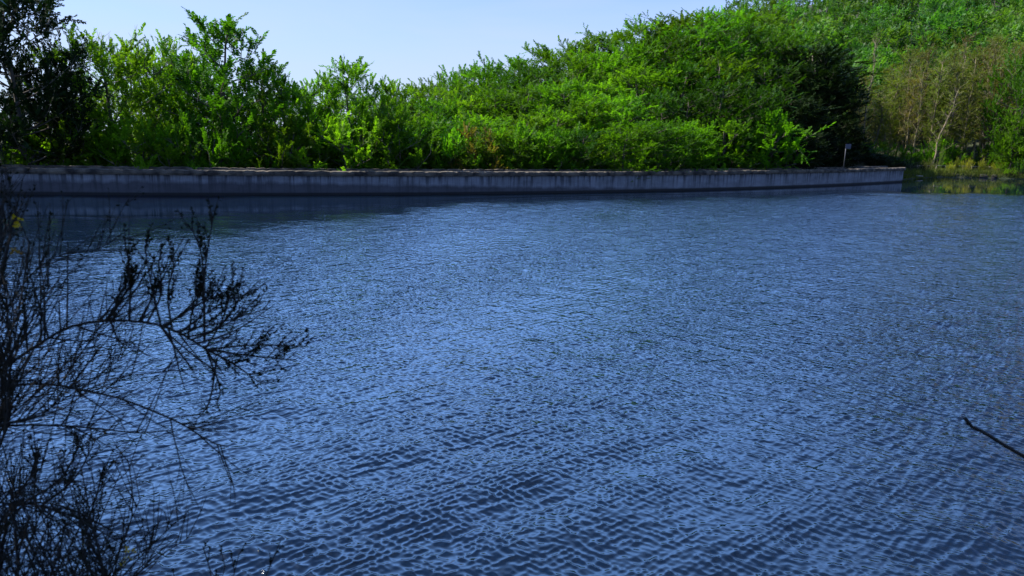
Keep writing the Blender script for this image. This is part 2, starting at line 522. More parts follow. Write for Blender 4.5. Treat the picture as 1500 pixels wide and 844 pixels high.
# lower tide band, grown with brown algae, deeper on the left half of the wall
edge = math_('MULTIPLY_ADD', uvnoise(0.8, 0.0, 5, 0.7), 0.9, -0.45)
lvl = math_('ADD', sep.outputs[1], edge)
arcf = mrange(sep.outputs[0], 45, 85, 0.0, 0.75)
band = mrange(math_('ADD', lvl, arcf), 0.78, 1.02, 1.0, 0.0)
col = mixc(math_('MULTIPLY', band, 0.72), col, (0.026, 0.025, 0.029))
wet = mrange(sep.outputs[1], 0.13, 0.24, 1.0, 0.0)
col = mixc(math_('MULTIPLY', wet, 0.93), col, (0.012, 0.012, 0.010))
nt.links.new(col, pb.inputs['Base Color'])
pb.inputs['Roughness'].default_value = 0.9
bp = N(nt, 'ShaderNodeBump'); bp.inputs['Distance'].default_value = 0.03
nt.links.new(uvnoise(4, 4, 8), bp.inputs['Height']); nt.links.new(bp.outputs[0], pb.inputs['Normal'])
M_CONC = m

m, nt, pb = newmat('coping_stone')
t = N(nt, 'ShaderNodeTexCoord')
nn = N(nt, 'ShaderNodeTexNoise'); nn.inputs['Scale'].default_value = 1.3; nn.inputs['Detail'].default_value = 8
nt.links.new(t.outputs['Object'], nn.inputs['Vector'])
cr = N(nt, 'ShaderNodeValToRGB')
cr.color_ramp.elements[0].position = 0.36; cr.color_ramp.elements[0].color = (0.016, 0.014, 0.011, 1)
cr.color_ramp.elements[1].position = 0.66; cr.color_ramp.elements[1].color = (0.15, 0.125, 0.09, 1)
nt.links.new(nn.outputs['Fac'], cr.inputs[0]); nt.links.new(cr.outputs[0], pb.inputs['Base Color'])
pb.inputs['Roughness'].default_value = 0.92
bp = N(nt, 'ShaderNodeBump'); bp.inputs['Distance'].default_value = 0.05
n2 = N(nt, 'ShaderNodeTexNoise'); n2.inputs['Scale'].default_value = 9; n2.inputs['Detail'].default_value = 6
nt.links.new(t.outputs['Object'], n2.inputs['Vector']); nt.links.new(n2.outputs['Fac'], bp.inputs['Height']); nt.links.new(bp.outputs[0], pb.inputs['Normal'])
M_COPING = m

dam = thing('dam_wall', 'long curved grey concrete dam wall with streaked face and stone coping along the far side of the lake', 'dam wall', (0, 0, 0))
p, n, arc = curve_pts(-62, 47.2, 0.7)
extrude_profile('face', p, n, [(0, -3.0), (0, 1.44), (2.5, 1.52), (2.5, -6.0)], M_CONC, dam, uv=arc)
p, n, arc = curve_pts(-62, 47.35, 0.22)
stone = np.floor(arc / 1.05 + 0.35 * np.sin(arc * 0.7)).astype(int)
sr_ = np.random.default_rng(5)
sz = sr_.uniform(-0.018, 0.018, stone.max() + 3); so_ = sr_.uniform(-0.02, 0.02, stone.max() + 3)
jn = np.concatenate([[0], (np.diff(stone) != 0).astype(float)])
hump = sr_.uniform(0, 1, stone.max() + 3) ** 3 * 0.05
ph = (arc / 1.05) % 1
fine = sr_.uniform(-0.012, 0.012, len(arc))
def cj(j):
    dz = sz[stone] * 1.0 + hump[stone] * np.sin(np.clip(ph, 0, 1) * math.pi) + fine - 0.05 * jn
    do = so_[stone] + fine
    if j == 0: return do, fine
    if j in (1, 2, 3): return do, dz
    if j == 4: return do * 0, dz * 0.5
    return do * 0, dz * 0
extrude_profile('coping', p, n, [(-0.13, 1.40), (-0.16, 1.55), (-0.12, 1.71), (0.02, 1.745), (0.62, 1.735), (0.64, 1.40)], M_COPING, dam, jitter=cj)
sz2 = np.roll(sz, 9)
def cj2(j):
    dz = sz2[stone] + fine - 0.05 * jn
    return (so_[stone] * 0.5, dz) if j in (1, 2) else (fine * 0, fine * 0)
extrude_profile('rear_parapet', p, n, [(2.0, 1.523), (2.0, 1.80), (2.5, 1.81), (2.5, 1.523)], M_COPING, dam, jitter=cj2)
# slender vertical drain pipes / joint ribs are only stains in the face

# ------------------------------------------------------------------ trees
def leaf_template(nl, length, ll, lw, droop=0.15):
    """one leafy shoot along +X, leaves as rhombic blades left and right; returns (nl*4,3)"""
    T = []
    for i in range(nl):
        u = (i + 0.5) / nl
        sgn = 1 if i % 2 else -1
        ang = sgn * (R(58) - R(34) * u) + rng.normal(0, 0.25)
        x0 = np.array([u * length, 0, 0])
        d = np.array([math.cos(ang), math.sin(ang), rng.normal(-droop, 0.3)]); d /= np.linalg.norm(d)
        up = np.array([rng.normal(0, 0.35), rng.normal(0, 0.35), 1.0]); sd = np.cross(up, d); sd /= np.linalg.norm(sd)
        l = ll * rng.uniform(0.75, 1.2); w = lw * rng.uniform(0.8, 1.2)
        T += [x0, x0 + d * l * 0.5 + sd * w * 0.5, x0 + d * l, x0 + d * l * 0.5 - sd * w * 0.5]
    return np.array(T)

def sprays_mesh(name, O, Dr, S, tmpl, mat, parent, flat=0.8, seed=0):
    r = np.random.default_rng(seed)
    n = len(O)
    Dr = Dr / (np.linalg.norm(Dr, axis=1)[:, None] + 1e-9)
    up = np.stack([r.normal(0, 1 - flat + .15, n), r.normal(0, 1 - flat + .15, n), np.ones(n)], 1)
    Y = np.cross(up, Dr); Y /= np.linalg.norm(Y, axis=1)[:, None] + 1e-9
    Z = np.cross(Dr, Y)
    F = np.stack([Dr, Y, Z], 1)
    V = np.empty((n, len(tmpl[0]), 3))
    which = r.integers(0, len(tmpl), n)
    for q, T in enumerate(tmpl):
        s = which == q
        V[s] = O[s][:, None] + (T[None] * S[s][:, None, None]) @ F[s]
    nl = len(tmpl[0]) // 4
    tint = np.repeat(np.clip(np.repeat(r.uniform(0, 1, n), nl) * 0.6 + r.uniform(0, 1, n * nl) * 0.4, 0, 1), 4)
    V = V.reshape(-1, 3)
    f = np.arange(len(V)).reshape(-1, 4)
    return mesh_np(name, V, f, mat, parent, tint=tint)

def make_tree(name, H, Wd, n_limb, n_sub, n_spr, tmpl, leafmat, barkmat, label='x', cat='tree', u0=0.12, prof=None,
              up=0.55, trunk_r=0.16, seed=1, inner=0.35, spr_scale=(0.8, 1.3), sub_len=(0.9, 1.8), lean=0.0, dead=0, stems=1, flat=0.8):
    r = np.random.default_rng(seed)
    root = thing(name, label, cat)
    tb = Tubes()
    O = []; Dd = []; S = []
    if prof is None:
        prof = lambda u: math.sqrt(max(0.02, 1 - ((u - 0.42) / 0.62) ** 2)) if u > 0.42 else 0.72 + 0.28 * (u / 0.42)
    for st in range(stems):
        sa = r.uniform(0, 6.28); so = np.array([math.cos(sa), math.sin(sa), 0]) * (0.12 * Wd if stems > 1 else 0)
        n = 9
        z = np.linspace(0, H * 0.93, n)
        wob = np.cumsum(r.normal(0, 0.012 * H, (n, 2)), axis=0); wob[0] = 0
        tp = np.stack([wob[:, 0] + so[0] * (0.25 + z / H * 1.8) + lean * z, wob[:, 1] + so[1] * (0.25 + z / H * 1.8), z], 1)
        tr_ = trunk_r * (1 - z / H) ** 0.8 + 0.015
        tb.tube(tp, tr_, 7)
        nl_ = n_limb // stems
        for i in range(nl_):
            u = u0 + (1 - u0) * (i + r.uniform(0, 1)) / nl_
            az = i * 2.39996 + r.uniform(-0.4, 0.4) + st
            rad = Wd / 2 * prof(u) * r.uniform(0.72, 1.12)
            zh = min(u * H, H * 0.93)
            rise = rad * (0.35 + 0.5 * u) * r.uniform(0.6, 1.2)
            z0 = max(0.08 * H, zh - rise)
            base = np.array([np.interp(z0, tp[:, 2], tp[:, 0]), np.interp(z0, tp[:, 2], tp[:, 1]), z0])
            end = np.array([tp[-1, 0] * u + math.cos(az) * rad, tp[-1, 1] * u + math.sin(az) * rad, zh + r.normal(0, 0.02 * H)])
            mid = base * 0.5 + end * 0.5 + np.array([0, 0, -0.10 * rad]) + r.normal(0, 0.06, 3) * rad
            tt = np.linspace(0, 1, 6)[:, None]
            lp = (1 - tt) ** 2 * base + 2 * tt * (1 - tt) * mid + tt ** 2 * end
            lr = (trunk_r * 0.35 * (1 - 0.5 * u)) * (1 - tt[:, 0]) ** 0.8 + 0.012
            tb.tube(lp, lr, 5)
            for j in range(n_sub):
                v = inner + (1 - inner) * (j + r.uniform(0, 1)) / n_sub
                b = np.array([np.interp(v, tt[:, 0], lp[:, c]) for c in range(3)])
                ld = end - base; ld /= np.linalg.norm(ld) + 1e-6
                d = ld * 0.6 + r.normal(0, 0.6, 3) + np.array([0, 0, up])
                d /= np.linalg.norm(d)
                ln = r.uniform(*sub_len) * (0.65 + 0.35 * Wd / 7)
                e = b + d * ln
                tb.tube([b, (b + e) / 2 + r.normal(0, 0.05, 3), e], [0.022, 0.014, 0.006], 3, cap=False)
                for q in range(n_spr):
                    w = (q + r.uniform(0, 1)) / n_spr
                    O.append(b + (e - b) * (0.1 + 0.9 * w)); Dd.append(d * 0.7 + r.normal(0, 0.5, 3) + np.array([0, 0, up * 0.7])); S.append(r.uniform(*spr_scale))
        # leading shoots
        for q in range(5):
            O.append(tp[-1] + r.normal(0, 0.1, 3)); Dd.append(np.array([0, 0, 1]) + r.normal(0, 0.4, 3)); S.append(spr_scale[1])
    tb.build('trunk', barkmat, root)
    for q in range(dead):
        tb = Tubes()
        az = r.uniform(0, 6.28); b = np.array([math.cos(az), math.sin(az), 0]) * Wd * 0.15 + np.array([0, 0, H * 0.86])
        e = b + np.array([r.normal(0, 0.4), r.normal(0, 0.4), r.uniform(1.8, 3.2)])
        tb.tube([b, (b + e) / 2 + r.normal(0, 0.05, 3), e], [0.035, 0.022, 0.01], 3)
        for w in (0.4, 0.6, 0.8):
            bb = b + (e - b) * w; tb.tube([bb, bb + np.array([r.normal(0, 0.25), r.normal(0, 0.25), 0.55])], [0.014, 0.006], 3)
        tb.build('bare_twig', M_BARK_TAN, root)
    sprays_mesh('crown', np.array(O), np.array(Dd), np.array(S), tmpl, leafmat, root, seed=seed, flat=flat)
    return root

T_NEAR = [leaf_template(24, 0.78, 0.155, 0.088) for _ in range(5)]
T_FINE = [leaf_template(14, 0.6, 0.13, 0.06) for _ in range(5)]
T_BIG = [leaf_template(16, 0.85, 0.25, 0.15) for _ in range(4)]
T_FAR = [leaf_template(9, 1.1, 0.48, 0.30) for _ in range(4)]
T_SMALL = [leaf_template(8, 0.5, 0.11, 0.06) for _ in range(4)]

def park(o):     # prototypes are moved into place by first use
    o['_used'] = 0
    return o

class Kit:
    """a few individuals of a kind; the first placing moves the original, later ones are copies"""
    def __init__(s, protos): s.p = protos; s.used = [False] * len(protos)
    def place(s, i, label, loc, rotz, scale, group=None, name=None):
        i %= len(s.p)
        if not s.used[i]:
            s.used[i] = True
            o = s.p[i]; o.location = loc; o.rotation_euler = (0, 0, rotz); o.scale = scale; o['label'] = label
            if group: o['group'] = group
            return o
        return copy_tree(s.p[i], label, group, loc, rotz, scale)

HP, WP = 11.0, 7.5   # prototype size
kit_beech = Kit([make_tree('leafy_tree', HP, WP, 32, 7, 6, T_NEAR, M_LEAF, M_BARK, flat=0.55, seed=20 + i, cat='tree') for i in range(6)])
kit_bright = Kit([make_tree('leafy_tree', HP, WP, 34, 7, 6, T_NEAR, M_LEAF_BRIGHT, M_BARK, flat=0.5, seed=40 + i, cat='tree', u0=0.05) for i in range(3)])
kit_snag = Kit([make_tree('leafy_tree', HP, WP, 32, 6, 6, T_NEAR, M_LEAF_BRIGHT, M_BARK, flat=0.5, seed=48 + i, cat='tree', u0=0.05, dead=6 - 2 * i) for i in range(2)])
M_LEAF_DEEP = leaf_mat('leaf_deep_shade_green', (0.016, 0.055, 0.003), (0.045, 0.125, 0.005), trans=0.3, spec=0.12)  # darker leaves paint the hillside's big shadows, a few scattered elsewhere
kit_deep = Kit([make_tree('leafy_tree', HP, WP, 30, 7, 5, T_NEAR, M_LEAF_DEEP, M_BARK, seed=50 + i, cat='tree') for i in range(2)])
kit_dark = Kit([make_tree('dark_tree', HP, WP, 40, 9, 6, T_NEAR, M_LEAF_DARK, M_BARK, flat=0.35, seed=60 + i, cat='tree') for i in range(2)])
pa = lambda u: 0.35 + 0.75 * math.sin(min(1, u * 1.05) * math.pi) ** 0.8
kit_airy = Kit([make_tree('slim_tree', HP, 4.8, 30, 5, 4, T_NEAR, M_LEAF, M_BARK, seed=80 + i, cat='tree', prof=pa, up=1.7, inner=0.3, trunk_r=0.11, sub_len=(0.7, 1.5)) for i in range(2)])
kit_spiky = Kit([make_tree('slim_tree', HP, 5.0, 26, 5, 5, T_NEAR, M_LEAF_BRIGHT, M_BARK, seed=90 + i, cat='tree', prof=pa, up=1.3, inner=0.4, trunk_r=0.11) for i in range(2)])
pb_ = lambda u: 0.75 + 0.5 * u
kit_bush = Kit([make_tree('bush', 3.0, 4.0, 16, 5, 5, T_NEAR, M_LEAF_BRIGHT, M_BARK, seed=100 + i, cat='bush', u0=0.1, trunk_r=0.05, sub_len=(0.5, 1.0), inner=0.25, stems=2, spr_scale=(0.6, 1.0)) for i in range(3)])
kit_bushg = Kit([make_tree('bush', 3.0, 4.0, 16, 5, 5, T_NEAR, M_LEAF, M_BARK, seed=110 + i, cat='bush', u0=0.1, trunk_r=0.05, sub_len=(0.5, 1.0), inner=0.25, stems=2, spr_scale=(0.6, 1.0)) for i in range(3)])
kit_bushb = Kit([make_tree('bush', 3.0, 4.0, 14, 5, 4, T_NEAR, M_LEAF_BROWN, M_BARK, seed=120, cat='bush', u0=0.1, trunk_r=0.05, sub_len=(0.5, 1.0), inner=0.25, stems=2, spr_scale=(0.6, 1.0))])

def place_px(kit, i, px, top_y, wpx, D, label, group=None, hproto=HP, wproto=WP, base_z=None, rotz=None, zsink=0.15):
    """plant a tree at world depth D whose crown tops out at the height seen at (px, top_y)"""
    P = at(px, top_y, D)
    X = P[0]
    gz = float(ground_z(X, D)) if base_z is None else base_z
    gz -= zsink
    Hh = P[2] - gz
    Wm = wpx / 1090 * D
    return kit.place(i, label, (X, D, gz), rnd.uniform(0, 6.28) if rotz is None else rotz, (Wm / wproto, Wm / wproto, Hh / hproto), group)

def ordn(i):
    w = ['first', 'second', 'third', 'fourth', 'fifth', 'sixth', 'seventh', 'eighth', 'ninth', 'tenth', 'eleventh', 'twelfth', 'thirteenth', 'fourteenth', 'fifteenth', 'sixteenth', 'seventeenth', 'eighteenth', 'nineteenth', 'twentieth',
         'twenty-first', 'twenty-second', 'twenty-third', 'twenty-fourth', 'twenty-fifth', 'twenty-sixth', 'twenty-seventh', 'twenty-eighth', 'twenty-ninth', 'thirtieth']
    return w[i]

# --- the trees at the left, standing beyond the wall against the sky
GL = 'trees beyond the left half of the wall'
def dl(px, extra):       # depth: wall line seen at px plus extra metres
    for D in np.arange(44, 120, 0.1):
        if D > wall_y(min(at(px, 262, D)[0], 47)): break
    return float(D) + extra
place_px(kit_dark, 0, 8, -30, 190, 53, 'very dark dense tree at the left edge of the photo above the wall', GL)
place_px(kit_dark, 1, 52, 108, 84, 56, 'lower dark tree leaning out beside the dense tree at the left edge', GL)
LT = [  # kit, index, px, top, width, extra depth, label
    (kit_snag, 0, 158, 62, 150, 8, 'broad bright green tree with bare twigs on top, next right of the dark tree'),
    (kit_snag, 1, 228, 72, 110, 10, 'bright green rounded tree right of the broad one with bare twig tips'),
    (kit_airy, 0, 322, 42, 150, 8, 'tallest slim open tree at left, its loose top standing highest against the sky'),
    (kit_airy, 1, 396, 104, 105, 9, 'open slim tree with drooping dark sprays right of the tallest slim tree'),
    (kit_bright, 2, 452, 122, 95, 8, 'small bright yellow green tree between the open slim tree and the spiky one'),
    (kit_spiky, 0, 518, 98, 85, 7, 'spiky upright tree with pointed shoots against the sky left of the hillside'),
    (kit_spiky, 1, 566, 128, 70, 8, 'small pointed tree just where the sky meets the wooded hillside'),
    (kit_beech, 0, 272, 88, 110, 14, 'mid green tree behind and left of the tallest slim tree'),
    (kit_beech, 1, 110, 150, 90, 11, 'mid green tree low behind the gap beside the dark tree'),
    (kit_beech, 2, 355, 150, 120, 13, 'mid green tree low behind the tallest slim tree'),
    (kit_beech, 3, 490, 150, 110, 13, 'mid green tree low behind the spiky upright tree'),
    (kit_bright, 0, 292, 104, 95, 11, 'bright green tree filling the space left of the tallest slim tree'),
    (kit_beech, 4, 195, 92, 120, 15, 'mid green tree behind the broad bright green tree'),
    (kit_beech, 5, 425, 138, 105, 14, 'mid green tree behind the small bright yellow green tree'),
    (kit_beech, 1, 548, 146, 100, 13, 'mid green tree behind the small pointed tree'),
]
for k_, i_, px, ty, wp, ex, lb in LT:
    wpro = 4.8 if k_ is kit_airy else (5.0 if k_ is kit_spiky else WP)
    place_px(k_, i_, px, ty, wp * 1.15, dl(px, ex), lb, GL, wproto=wpro)
low = [(8, 205, 80), (46, 212, 70), (85, 195, 70), (130, 205, 70), (185, 190, 80), (240, 200, 80), (300, 185, 80), (345, 205, 70), (405, 190, 80), (455, 200, 75), (505, 185, 85), (550, 190, 80), (585, 175, 80)]
for q, (px, ty, wp) in enumerate(low):
    kk = (kit_bushg, kit_bush, kit_bushg)[q % 3]
    place_px(kk, q, px, ty, wp * 1.5, dl(px, 4.5 + (q % 2)), ordn(q) + ' leafy bush from the left along the back of the wall under the sky-lined trees', 'bushes behind the left half of the wall', hproto=3.0, wproto=4.0, base_z=0.3 if px > 300 else -0.6)

# --- the wooded hillside behind the right half of the wall, in tiers
sil = np.array([(560, 150), (600, 138), (640, 122), (700, 108), (740, 92), (800, 78), (850, 64), (900, 52), (930, 40), (1000, 26), (1060, 14), (1110, 22), (1160, 50), (1205, 85), (1240, 130)])
tiers = [(0.30, 4.5, 70, 'front row just behind the wall'), (0.50, 12, 76, 'second row up the hillside'), (0.70, 21, 78, 'third row up the hillside'), (0.87, 31, 74, 'fourth row up the hillside'), (1.0, 42, 70, 'top row along the hill ridge')]
GH = 'trees on the wooded hillside behind the wall'
hr = random.Random(3)
for ti, (g, ex, wp, nm) in enumerate(tiers):
    px = 596 + 17 * (ti % 2) - ti * 3
    q = 0
    while px < 1236 - ti * 3:
        S_ = np.interp(px, sil[:, 0], sil[:, 1])
        ty = 246 - (246 - S_) * g + hr.uniform(-7, 7) * (0.6 if ti == 4 else 1)
        D = dl(px, ex) + hr.uniform(-1.5, 1.5)
        D = min(D, 118) + (2.5 if ti == 0 and px > 1060 else 0)
        w_ = wp * hr.uniform(0.9, 1.35)
        if px < 700: w_ *= 0.85
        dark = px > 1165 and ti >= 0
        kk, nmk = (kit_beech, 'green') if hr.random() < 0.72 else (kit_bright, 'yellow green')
        if (965 < px < 1165 and 1 <= ti <= 3 and hr.random() < 0.75) or hr.random() < 0.13: kk, nmk = kit_deep, 'deep shade green'
        if dark: kk, nmk = kit_dark, 'shade-dark'  # shaded right side of the hillside put into the leaf colour
        lb = '%s tree, %s from the left in the %s' % (nmk, ordn(q), nm)
        o_ = place_px(kk, hr.randint(0, 5), px, ty, w_ * 1.45, D, lb, GH)
        Hm_, Hn_ = o_.scale.z * HP, (3.5, 5.5, 7.5, 8.5, 8.5)[ti]
        if Hm_ < Hn_: o_.location.z -= Hn_ - Hm_; Hm_ = Hn_; o_.scale.z = Hm_ / HP
        wv = min(max(o_.scale.x * WP, 0.6 * Hm_), 1.25 * Hm_) / WP; o_.scale.x = wv; o_.scale.y = wv
        if q % 3 == 0: print('tier', ti, int(px), 'H %.1f W %.1f' % (o_.scale.z * HP, o_.scale.x * WP))
        px += w_ * 0.62
        q += 1
place_px(kit_dark, 1, 1196, 74, 150, 103.5, 'big rounded tree with deep shade put into its black-green leaves, right end of the wooded hillside', GH)
place_px(kit_dark, 0, 1222, 122, 90, 99.5, 'rounded shade-dark tree above the sign post at the right end of the hillside', GH)
# bushes along the foot of the hillside
foot = [(620, 205, 60, 'g'), (655, 200, 56, 'y'), (692, 200, 62, 'b'), (735, 196, 70, 'y'), (780, 205, 60, 'y'), (825, 200, 66, 'g'), (872, 204, 70, 'y'), (920, 206, 66, 'y'), (962, 200, 60, 'g'), (1005, 196, 60, 'g'), (1065, 186, 80, 'y'), (1122, 176, 92, 'y')]
for q, (px, ty, wp, c_) in enumerate(foot):
    kk = {'g': kit_bushg, 'y': kit_bush, 'b': kit_bushb}[c_]
    lb = {'g': '%s bush from the left at the hillside foot behind the wall, mid green', 'y': '%s bush from the left at the hillside foot behind the wall, bright green', 'b': 'bronze brown bush, %s from the left at the hillside foot behind the wall'}[c_] % ordn(q)
    place_px(kk, q, px, ty, wp * 1.35, dl(px, 3.4 + 0.024 * wp + (1.0 if wp > 75 else 0) + hr.uniform(0, 0.6) + (1.2 if px > 1150 else 0)), lb, 'bushes at the foot of the hillside', hproto=3.0, wproto=4.0)

# --- far hillside
kit_far = Kit([make_tree('hillside_tree', 9.0, 9.0, 16, 5, 4, T_FAR, M_LEAF_FAR, M_BARK, seed=140 + i, cat='tree', sub_len=(1.2, 2.4), up=0.5) for i in range(5)])
fr_ = random.Random(9)
rows = [(140, 8.0), (150, 8.0), (161, 8.4), (173, 9), (186, 9.5), (200, 10), (216, 11), (234, 12), (254, 13), (276, 14), (300, 15), (326, 16)]
def project(P):
    v = CR3.T @ (np.array(P) - np.array([0, 0, HC]))
    return 750 + 1090 * v[0] / -v[2], 422 - 1090 * v[1] / -v[2]
nfar = 0
for ri, (D, stp) in enumerate(rows):
    x = 0.20 * D + fr_.uniform(0, stp); q = 0
    while x < 0.76 * D:
        gz = float(ground_z(x, D)); s_ = fr_.uniform(0.85, 1.4)
        u, v = project((x, D, gz + 9 * s_))
        if 925 < u < 1560 and v > -45:
            if ri < 4 and u < 1240: x += stp * 0.8; continue
            lb = 'distant tree, %s from the left in the %s row up the far hillside' % (ordn(min(q, 29)), ordn(ri))
            kit_far.place(fr_.randint(0, 4), lb, (x, D + fr_.uniform(-4, 4), gz - 0.3), fr_.uniform(0, 6.28), (s_ * fr_.uniform(0.9, 1.25), s_ * fr_.uniform(0.9, 1.25), s_), 'trees on the far hillside')
            nfar += 1; q += 1
        x += stp * fr_.uniform(0.65, 1.0)
print('far trees', nfar)

# --- the thin brownish grove beyond the right end of the wall
def make_slender(seed, H=17.0, leafmat=M_LEAF_OLIVE, bark=M_BARK_TAN, leaves=1.0, lean=0.0):
    r = np.random.default_rng(seed)
    root = thing('slender_tree', 'x', 'tree')
    tb = Tubes(); O = []; Dd = []; S = []
    n = 10; z = np.linspace(0, H * 0.96, n)
    wob = np.cumsum(r.normal(0, 0.16, (n, 2)), axis=0); wob[0] = 0
    tp = np.stack([wob[:, 0] + lean * z, wob[:, 1], z], 1)
    tb.tube(tp, 0.13 * (1 - z / H) ** 0.7 + 0.02, 6)
    for i in range(24):
        u = 0.18 + 0.78 * (i + r.uniform(0, 1)) / 24
        b = np.array([np.interp(u * H, z, tp[:, c]) for c in range(3)])
        az = i * 2.4 + r.uniform(-.5, .5)
        ln = r.uniform(1.4, 3.0) * (1.15 - 0.6 * u)
        d = np.array([math.cos(az) * 0.6, math.sin(az) * 0.6, r.uniform(0.45, 1.1)])
        e = b + d * ln
        tb.tube([b, (b + e) / 2 + r.normal(0, 0.15, 3), e], [0.045, 0.03, 0.012], 3, cap=False)
        for j in range(7):
            w = (j + r.uniform(0, 1)) / 7
            bb = b + (e - b) * w; dd = d * 0.5 + r.normal(0, 0.5, 3) + np.array([0, 0, 0.4])
            ee = bb + dd * r.uniform(0.5, 1.1)
            tb.tube([bb, ee], [0.022, 0.008], 3, cap=False)
            for q in range(int(r.poisson(3.0 * leaves))):
                O.append(bb + (ee - bb) * r.uniform(0.2, 1)); Dd.append(dd + r.normal(0, 0.5, 3)); S.append(r.uniform(0.8, 1.4))
    tb.build('trunk', bark, root)
    sprays_mesh('crown', np.array(O), np.array(Dd), np.array(S), T_FINE, leafmat, root, seed=seed, flat=0.4)
    return root
kit_slender = Kit([make_slender(200), make_slender(201, leaves=1.4), make_slender(202, leaves=0.5), make_slender(203, leafmat=M_LEAF_BROWN, leaves=0.9), make_slender(204, bark=M_BARK, leaves=1.2)])
gr = random.Random(21)
grow_ = [(116, 26, 'front'), (121, 26, 'second'), (126, 24, 'third'), (134, 22, 'rear')]
for ri, (D, stp, nm) in enumerate(grow_):
    px = 1252 + ri * 7; q = 0
    while px < 1505:
        ty = np.interp(px, [1250, 1300, 1350, 1400, 1450, 1500], [120, 88, 58, 62, 50, 36]) + gr.uniform(-6, 34) + (3 - ri) * 9
        D_ = D + gr.uniform(-2, 2)
        lb = 'slender thin-leaved brownish tree, %s from the left in the %s row of the bare grove' % (ordn(q), nm)
        place_px(kit_slender, gr.randint(0, 4), px, ty, 44 * gr.uniform(0.8, 1.2), D_, lb, 'slender trees of the bare grove', hproto=17.0, wproto=4.2)
        px += stp * gr.uniform(0.55, 1.1); q += 1
tl = make_slender(230, bark=M_BARK_PALE, leaves=0.3, lean=0.16)
tl['label'] = 'pale thin trunk leaning to the right in front of the grove'
P = at(1366, 238, 111.5); tl.location = (P[0], 111.5, float(ground_z(P[0], 111.5)) - 0.2); tl.scale = (0.8, 0.8, 0.72)
tl = make_slender(231, bark=M_BARK_PALE, leaves=0.0 + 0.15, lean=-0.02)
tl['label'] = 'pale bare trunk standing at the left edge of the grove beside the black foliage'
P = at(1262, 240, 106); tl.location = (P[0], 106, float(ground_z(P[0], 106)) - 0.2); tl.scale = (0.7, 0.7, 0.98)
for q, (px, ty, wp, D) in enumerate([(1196, 205, 60, 90.5), (1240, 200, 56, 95), (1258, 214, 54, 96), (1282, 226, 46, 98.5), (1304, 230, 40, 100)]):
    place_px(kit_dark, q, px, ty, wp * 1.1, D, 'shade-dark low tree, %s from the left just behind the right end of the wall' % ordn(q), 'dark growth behind the wall end')  # shade behind the wall end put into the leaf colour
# undergrowth of the grove
for q, (px, ty, wp, D) in enumerate([(1266, 212, 46, 104), (1294, 214, 44, 109), (1326, 220, 40, 113), (1378, 208, 44, 114), (1404, 220, 34, 113.5), (1440, 222, 36, 114), (1474, 212, 34, 113), (1508, 200, 50, 111)]):
    kk = kit_bushg if q % 3 else kit_bush
    place_px(kk, q, px, ty, wp * 1.1, D, ordn(q) + ' green bush in the undergrowth below the slender grove', 'undergrowth bushes of the grove', hproto=3.0, wproto=4.0)
place_px(kit_beech, 2, 1512, 84, 95, 111, 'tall bright green tree at the right edge of the photo beside the grove', wproto=WP)
place_px(kit_bright, 1, 1492, 168, 50, 109.5, 'lower bright green tree hanging over the shore at the right edge')

# ------------------------------------------------------------------ shore plants, rocks, fence
def make_broom(seed, leafmat, h=1.6, w=1.6, fl=0, name='broom_bush', cat='bush'):
    r = np.random.default_rng(seed)
    root = thing(name, 'x', cat)
    tb = Tubes(); O = []; Dd = []; S = []; FO = []; FD = []; FS = []
    for i in range(60):
        az = r.uniform(0, 6.28); sp = r.uniform(0, 1) ** 0.7 * w / 2
        b = np.array([math.cos(az), math.sin(az), 0]) * sp * 0.3
        e = np.array([math.cos(az) * sp, math.sin(az) * sp, h * r.uniform(0.6, 1.0) * (1 - 0.3 * (2 * sp / w) ** 2)])
        tb.tube([b, (b + e) / 2 + np.array([0, 0, 0.1]), e], [0.012, 0.009, 0.004], 3, cap=False)
        for q in range(7):
            t_ = r.uniform(0.15, 1); O.append(b + (e - b) * t_); Dd.append((e - b) + r.normal(0, 0.35, 3)); S.append(r.uniform(0.4, 0.8))
            if r.uniform() < fl: FO.append(O[-1]); FD.append(Dd[-1]); FS.append(0.35)
    tb.build('stems', M_BARK, root)
    sprays_mesh('leaves', np.array(O), np.array(Dd), np.array(S), T_SMALL, leafmat, root, seed=seed, flat=0.3)
    if FO: sprays_mesh('flowers', np.array(FO), np.array(FD), np.array(FS), T_SMALL, M_FLOWER, root, seed=seed + 1, flat=0.3)
    return root
def shore_at(px, extra=0.5):
    # march along the ray's azimuth to the shore line
    for D in np.arange(85, 125, 0.1):
        P = at(px, 260, D)
        if D > shore_y(P[0]): return P[0], D + extra
def shore_put(o, px, extra, sx=1.0, sz_=1.0, lb=None, sink=0.06, group=None):
    X, D = shore_at(px, extra)
    o.location = (X, D, float(ground_z(X, D)) - sink); o.scale = (sx, sx, sz_); o.rotation_euler = (0, 0, rnd.uniform(0, 6.28))
    if lb: o['label'] = lb
    if group: o['group'] = group
    return o
GS = 'bushes along the far right shore'
